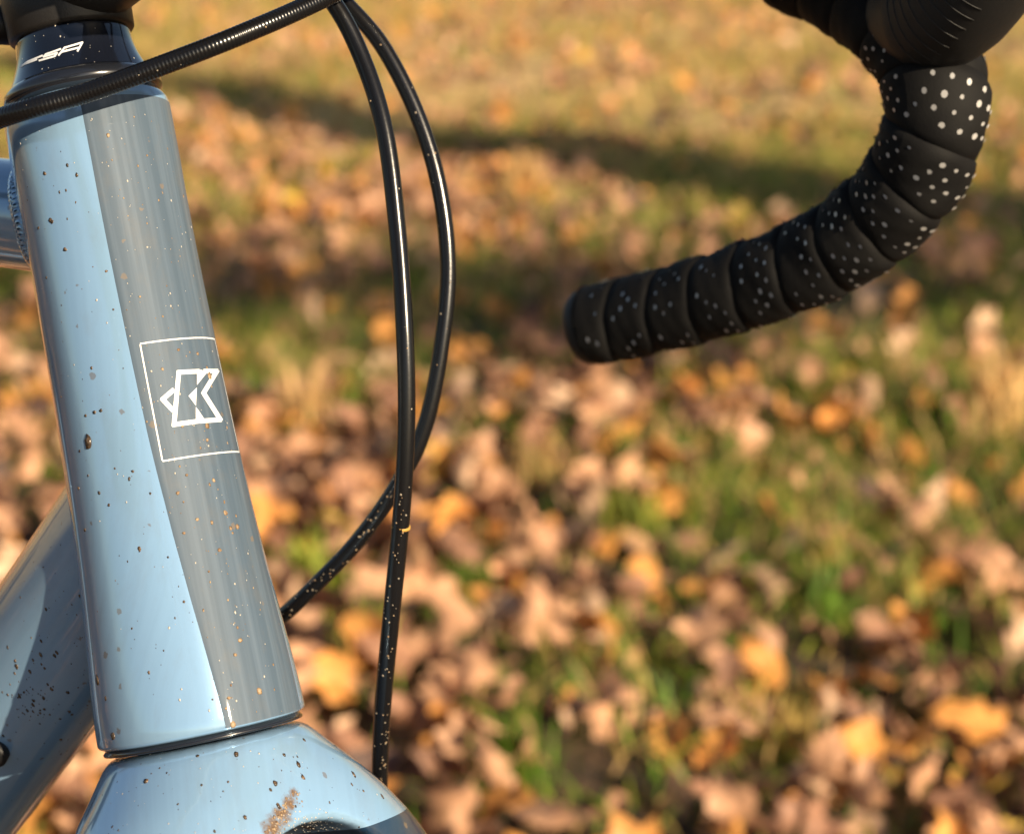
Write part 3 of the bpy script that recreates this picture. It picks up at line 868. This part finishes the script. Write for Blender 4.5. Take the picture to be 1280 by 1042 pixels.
def tape(flip):
    pts = left_pts[2:]
    NP = 700
    lp, L = catmull(pts, NP)
    T, N, B = frames(lp, CU)
    def at(s, ph, r):
        f = min(max(s / L, 0), 1) * (NP - 1); i = int(min(f, NP - 2)); k = f - i
        p = lp[i].lerp(lp[i + 1], k); n = N[i].lerp(N[i + 1], k); b = B[i].lerp(B[i + 1], k)
        q = p + n * (r * math.cos(ph)) + b * (r * math.sin(ph))
        return mirror(q) if flip else q
    pitch = .0182; width = 1.13
    def base_r(s): return float(np.interp(s / L, [0, .30, .45, .7, 1], [.0146, .0160, .0155, .0142, .0138]))
    def rad(s, v, ph=0):
        w = min(1, max(0, v)); puff = (1 - abs(2 * w - 1) ** 7)
        return base_r(s) - .0015 + .0024 * puff + .0006 * v + (.00035 * math.sin(s * 410 + 1.3) * math.sin(3 * ph + s * 700) + .00030 * math.sin(2 * ph + s * 250))
    nturn = int(L / pitch) + 1
    dots = []; S0 = L * .235
    for i in range(nturn):
        V = []; F = []; na = 40; nv = 12
        for a in range(na + 1):
            ph = 2 * math.pi * a / na
            for j in range(nv + 1):
                v = j / nv; s = (i - .35 + a / na * 1.0) * pitch + (1 - v) * pitch * width - .002
                s = min(max(s, 0), L)
                V.append(at(s, -ph + math.pi * .5, rad(s, v, ph)))
        for a in range(na):
            for j in range(nv):
                q = (a * (nv + 1) + j, a * (nv + 1) + j + 1, (a + 1) * (nv + 1) + j + 1, (a + 1) * (nv + 1) + j)
                F.append(q if flip else q[::-1])
        obj('tape_wrap', V, F, M_TAPE, bar)
        for row in range(4):
            for a in range(18):
                if rnd.random() < np.interp(i / nturn, [0, .5, .7], [.06, .2, .55]): continue
                ph_u = (a + .5 * (row % 2) + rnd.uniform(-.06, .06)) / 18; v = .31 + .16 * row + rnd.uniform(-.012, .012)
                s = (i - .35 + ph_u) * pitch + (1 - v) * pitch * width - .002
                if S0 < s < L - .004: dots.append((s, -2 * math.pi * ph_u + math.pi * .5, rad(s, v, 2 * math.pi * ph_u), rnd.uniform(.65, 1.1)))
    V = []; F = []
    for s, ph, r, k in dots:
        c = at(s, ph, r + .00022); e1 = at(s + .00070 * k, ph, r + .00004); e2 = at(s, ph + .00098 * k / r, r + .00004)
        d1 = e1 - c; d2 = e2 - c; o = len(V); V.append(c)
        for q in range(8):
            a = 2 * math.pi * q / 8; V.append(c + d1 * math.cos(a) + d2 * math.sin(a))
        F += [(o, o + 1 + q, o + 1 + (q + 1) % 8) for q in range(8)]
    obj('tape_perforations', V, F, M_DOT, bar, kind='stuff')
    # rounded plug in the bar end
    e = lp[-1]; d = T[-1]
    pl = [e - d * .006, e - d * .001, e + d * .0035, e + d * .0062, e + d * .0076, e + d * .0079]
    rr_ = [.0130, .0143, .0138, .0117, .0075, .002]
    if flip: pl = [mirror(q) for q in pl]
    g = tube_geo(pl, lambda t: rr_[int(round(t * 5))], 28, ref=U); obj('bar_end_plug', g[0], g[1], M_RUBBER, bar)
tape(False); tape(True)

# --- brake lever with its rubber hood
def lever(flip):
    mf = (lambda p: mirror(p)) if flip else (lambda p: p)
    pts = [P(1118, -6, .668), P(1166, 8, .652), P(1212, -22, .632), P(1262, -92, .612), P(1300, -190, .600), P(1318, -270, .598)]
    lp, L = catmull(pts, 60)
    V, F = tube_geo(lp, lambda t: float(np.interp(t, [0, .06, .2, .34, .6, .85, 1], [.010, .0172, .0216, .0212, .0185, .0195, .010])), 36, ref=CF, sq=(.92, 1.04))
    e = obj('brake_hood', [mf(v) for v in V], F, M_RUBBER, bike)
    T, N, B = frames(lp, CF)
    for k in range(9):            # moulded grip ribs
        i = 14 + k * 2; r = float(np.interp(i / 59, [0, .06, .2, .34, .6, .85, 1], [.010, .0172, .0216, .0212, .0185, .0195, .010]))
        rp = []
        for a in np.linspace(-2.6, -1.35, 12):
            rp.append(mf(lp[i] + N[i] * (math.cos(a) * r * .92) + B[i] * (math.sin(a) * r * 1.04)))
        rp = [q + Vector((0, 0, 0)) for q in rp]
        g = tube_geo(rp, .00022, 6, ref=CU); obj('grip_rib', g[0], g[1], M_RUBBER, e)
    bl, _ = catmull([P(1300, -100, .605), P(1400, -70, .605), P(1480, 30, .615), P(1500, 150, .628), P(1485, 250, .64), P(1460, 300, .65)], 30)
    g = tube_geo([mf(q) for q in bl], lambda t: .008 - .003 * t, 14, ref=CF, sq=(.6, 1)); obj('lever_blade', g[0], g[1], M_BLACK_SATIN, e)
lever(False); lever(True)

# --- dried mud and grit thrown onto the bike
def specks(name, tree, where, material, parent, flat=.28):
    """where: (px, py, size in photo pixels, stretch)"""
    V = []; F = []
    ico = bmesh.new(); bmesh.ops.create_icosphere(ico, subdivisions=1, radius=1)
    iv = [v.co.copy() for v in ico.verts]; fi = [tuple(v.index for v in f.verts) for f in ico.faces]; ico.free()
    for x, y, sz, st in where:
        loc, nor = on_surface(tree, x, y)
        if loc is None: continue
        d = (loc - CAM).length; r = sz * .5 * d / FPX
        t1 = nor.cross(Vector((rnd.gauss(0, 1), rnd.gauss(0, 1), rnd.gauss(0, 1)))).normalized() if st < 1.2 else (U - nor * U.dot(nor)).normalized()
        t2 = nor.cross(t1); o = len(V)
        for c in iv:
            j = rnd.uniform(.7, 1.25)
            V.append(loc + t1 * (c.x * r * st * j) + t2 * (c.y * r * j) + nor * (c.z * r * flat * j))
        F += [tuple(i + o for i in f) for f in fi]
    if V: obj(name, V, F, material, parent, kind='stuff')
def cloud(n, f, lo, hi, st=1.0):
    out = []
    for _ in range(n):
        x, y = f(); s = lo + (hi - lo) * rnd.random() ** 3
        out.append((x, y, s, rnd.uniform(1, 1.6) if st == 1.0 else st))
    return out
T_HEAD = bvh(head); T_CROWN = bvh(crown)
tube_px = lambda: (lambda y: (114 + .188 * (y - 170) + rnd.uniform(-1, 1) * 108, y))(rnd.uniform(140, 900))
big = [(56, 217, 6, 1), (63, 275, 7, 1), (65, 277, 6, 1), (48, 285, 5, 1), (81, 312, 7, 1), (110, 552, 13, 1.5), (118, 515, 6, 1), (126, 513, 6, 1), (107, 519, 5, 1), (124, 616, 6, 1), (136, 631, 5, 1),
       (174, 685, 6, 1), (166, 589, 5, 1), (98, 610, 6, 1), (106, 662, 6, 1), (141, 919, 9, 1.2), (122, 850, 9, 1.6), (132, 872, 6, 1.3), (224, 905, 6, 1), (157, 176, 6, 1), (190, 333, 6, 1), (203, 338, 8, 1),
       (194, 230, 7, 1), (182, 162, 6, 1), (125, 148, 6, 1), (188, 892, 5, 1), (250, 838, 5, 1), (115, 500, 4, 1)]
specks('mud_specks', T_HEAD, big[:18] + cloud(150, tube_px, 1.2, 4.5), M_MUDD, head)
specks('grit_specks', T_HEAD, cloud(70, tube_px, 1.0, 3.2), M_MUDP, head)
stripe_px = lambda: (lambda y: (114 + .188 * (y - 170) + rnd.uniform(-.02, .97) * 107, y))(rnd.uniform(140, 900))
specks('mud_specks', T_STRIPE, [(282, 641, 9, 1), (297, 658, 8, 1), (288, 660, 6, 1), (274, 687, 7, 1), (300, 800, 7, 1), (294, 818, 6, 1), (324, 863, 10, 1.2), (286, 872, 6, 1), (291, 905, 10, 1.2),
      (259, 532, 8, 1.2), (259, 550, 6, 1), (247, 442, 5, 1), (267, 600, 6, 1), (222, 616, 6, 1), (230, 666, 5, 1), (203, 461, 5, 1), (262, 470, 9, 1.6)] + cloud(150, stripe_px, 1.2, 5.0), M_MUD, head)
specks('grit_specks', T_STRIPE, cloud(130, stripe_px, 1.0, 3.4), M_MUDP, head)
crown_px = lambda: (lambda y: (278 + rnd.uniform(-1, 1) * 200, y))(rnd.uniform(935, 1042))
specks('mud_specks', T_CROWN, [(182, 976, 8, 1), (247, 944, 6, 1), (295, 942, 7, 1.2), (344, 979, 8, 1.3), (338, 986, 5, 1.2), (373, 955, 7, 1.5), (355, 943, 5, 1.4), (380, 924, 5, 1.3), (442, 967, 7, 1.8), (440, 980, 4, 1.5),
      (478, 995, 6, 1.6), (348, 1006, 6, 1.7), (149, 948, 9, 1), (306, 1021, 5, 1.5), (379, 971, 6, 1.4), (419, 932, 6, 1)] + cloud(70, crown_px, 1.2, 4.0), M_MUDD, crown)
def crown_smear():
    m = M_BLUE.copy(); m.name = 'muddy_blue_paint'; n = m.node_tree; b = n.nodes['Principled BSDF']
    tc = n.nodes.new('ShaderNodeTexCoord'); t = n.nodes.new('ShaderNodeTexNoise')
    t.inputs['Scale'].default_value = 420; t.inputs['Detail'].default_value = 8; t.inputs['Roughness'].default_value = .7
    n.links.new(tc.outputs['Object'], t.inputs['Vector'])
    ds = []
    for x, y, r in ((342, 1034, .0042), (352, 1018, .0036), (362, 1003, .0028), (367, 990, .0018), (385, 1034, .0040)):
        c, _ = on_surface(T_CROWN, x, y)
        if c is None: continue
        d = n.nodes.new('ShaderNodeVectorMath'); d.operation = 'DISTANCE'; d.inputs[1].default_value = c
        n.links.new(tc.outputs['Object'], d.inputs[0])
        q = n.nodes.new('ShaderNodeMath'); q.operation = 'DIVIDE'; q.inputs[1].default_value = r
        n.links.new(d.outputs['Value'], q.inputs[0]); ds.append(q)
    a = ds[0]
    for q in ds[1:]:
        mn = n.nodes.new('ShaderNodeMath'); mn.operation = 'MINIMUM'
        n.links.new(a.outputs[0], mn.inputs[0]); n.links.new(q.outputs[0], mn.inputs[1]); a = mn
    ad = n.nodes.new('ShaderNodeMath'); ad.operation = 'MULTIPLY_ADD'; ad.inputs[1].default_value = 2.4
    n.links.new(t.outputs[0], ad.inputs[0]); n.links.new(a.outputs[0], ad.inputs[2])
    mr = n.nodes.new('ShaderNodeMapRange'); mr.inputs[1].default_value = 2.25; mr.inputs[2].default_value = 1.5
    mr.inputs[3].default_value = 0; mr.inputs[4].default_value = .92
    n.links.new(ad.outputs[0], mr.inputs[0])
    mx = n.nodes.new('ShaderNodeMix'); mx.data_type = 'RGBA'; mx.inputs[7].default_value = (.20, .115, .05, 1)
    n.links.new(n.nodes['splash'].outputs[2], mx.inputs[6]); n.links.new(mr.outputs[0], mx.inputs[0]); n.links.new(mx.outputs[2], b.inputs['Base Color'])
    cw = n.nodes.new('ShaderNodeMath'); cw.operation = 'SUBTRACT'; cw.inputs[0].default_value = 1; n.links.new(mr.outputs[0], cw.inputs[1])
    n.links.new(cw.outputs[0], b.inputs['Coat Weight'])
    crown.data.materials[0] = m
crown_smear()
dirt = []
for _ in range(110):
    t = rnd.random(); dirt.append((338 + 34 * t + rnd.gauss(0, 4 + 4 * (1 - t)), 1042 - 52 * t + rnd.gauss(0, 4), rnd.uniform(1, 4) * rnd.random() + .8, 1.5))
specks('mud_specks', T_CROWN, dirt, M_MUD, crown, .15)
specks('grit_specks', T_CROWN, [(rnd.gauss(378, 20), rnd.gauss(1030, 9), rnd.uniform(1, 3), 1) for _ in range(110)] + cloud(50, crown_px, 1, 2.6), M_MUDP, crown, .25)
specks('mud_specks', T_DOWN, cloud(60, lambda: (rnd.gauss(45, 22), rnd.gauss(870, 25)), 1.5, 6) + cloud(90, lambda: (rnd.uniform(0, 110), rnd.uniform(680, 1030)), 1.2, 5), M_MUDD, down)
specks('mud_specks', T_CONE, cloud(30, lambda: (rnd.uniform(20, 178), rnd.uniform(30, 90)), 1.0, 3.2), M_MUDP, cone)
for h, lp in ((hA, pA), (hB, pB), (hC, pC)):
    T_ = bvh(h); w = []; gp = []
    m = len(lp)
    for _ in range(300):
        q = lp[rnd.randrange(m)]; x, y, d = project(q)
        if not (-20 < x < 1300 and -20 < y < 1060): continue
        it = (x + rnd.uniform(-10, 10), y + rnd.uniform(-8, 8), rnd.uniform(1.2, 3.4), 1)
        if y > 600 and h is not hA or rnd.random() < .10: (w if rnd.random() < .4 else gp).append(it)
    specks('mud_specks', T_, w, M_MUD, h); specks('grit_specks', T_, gp, M_GRIT, h)
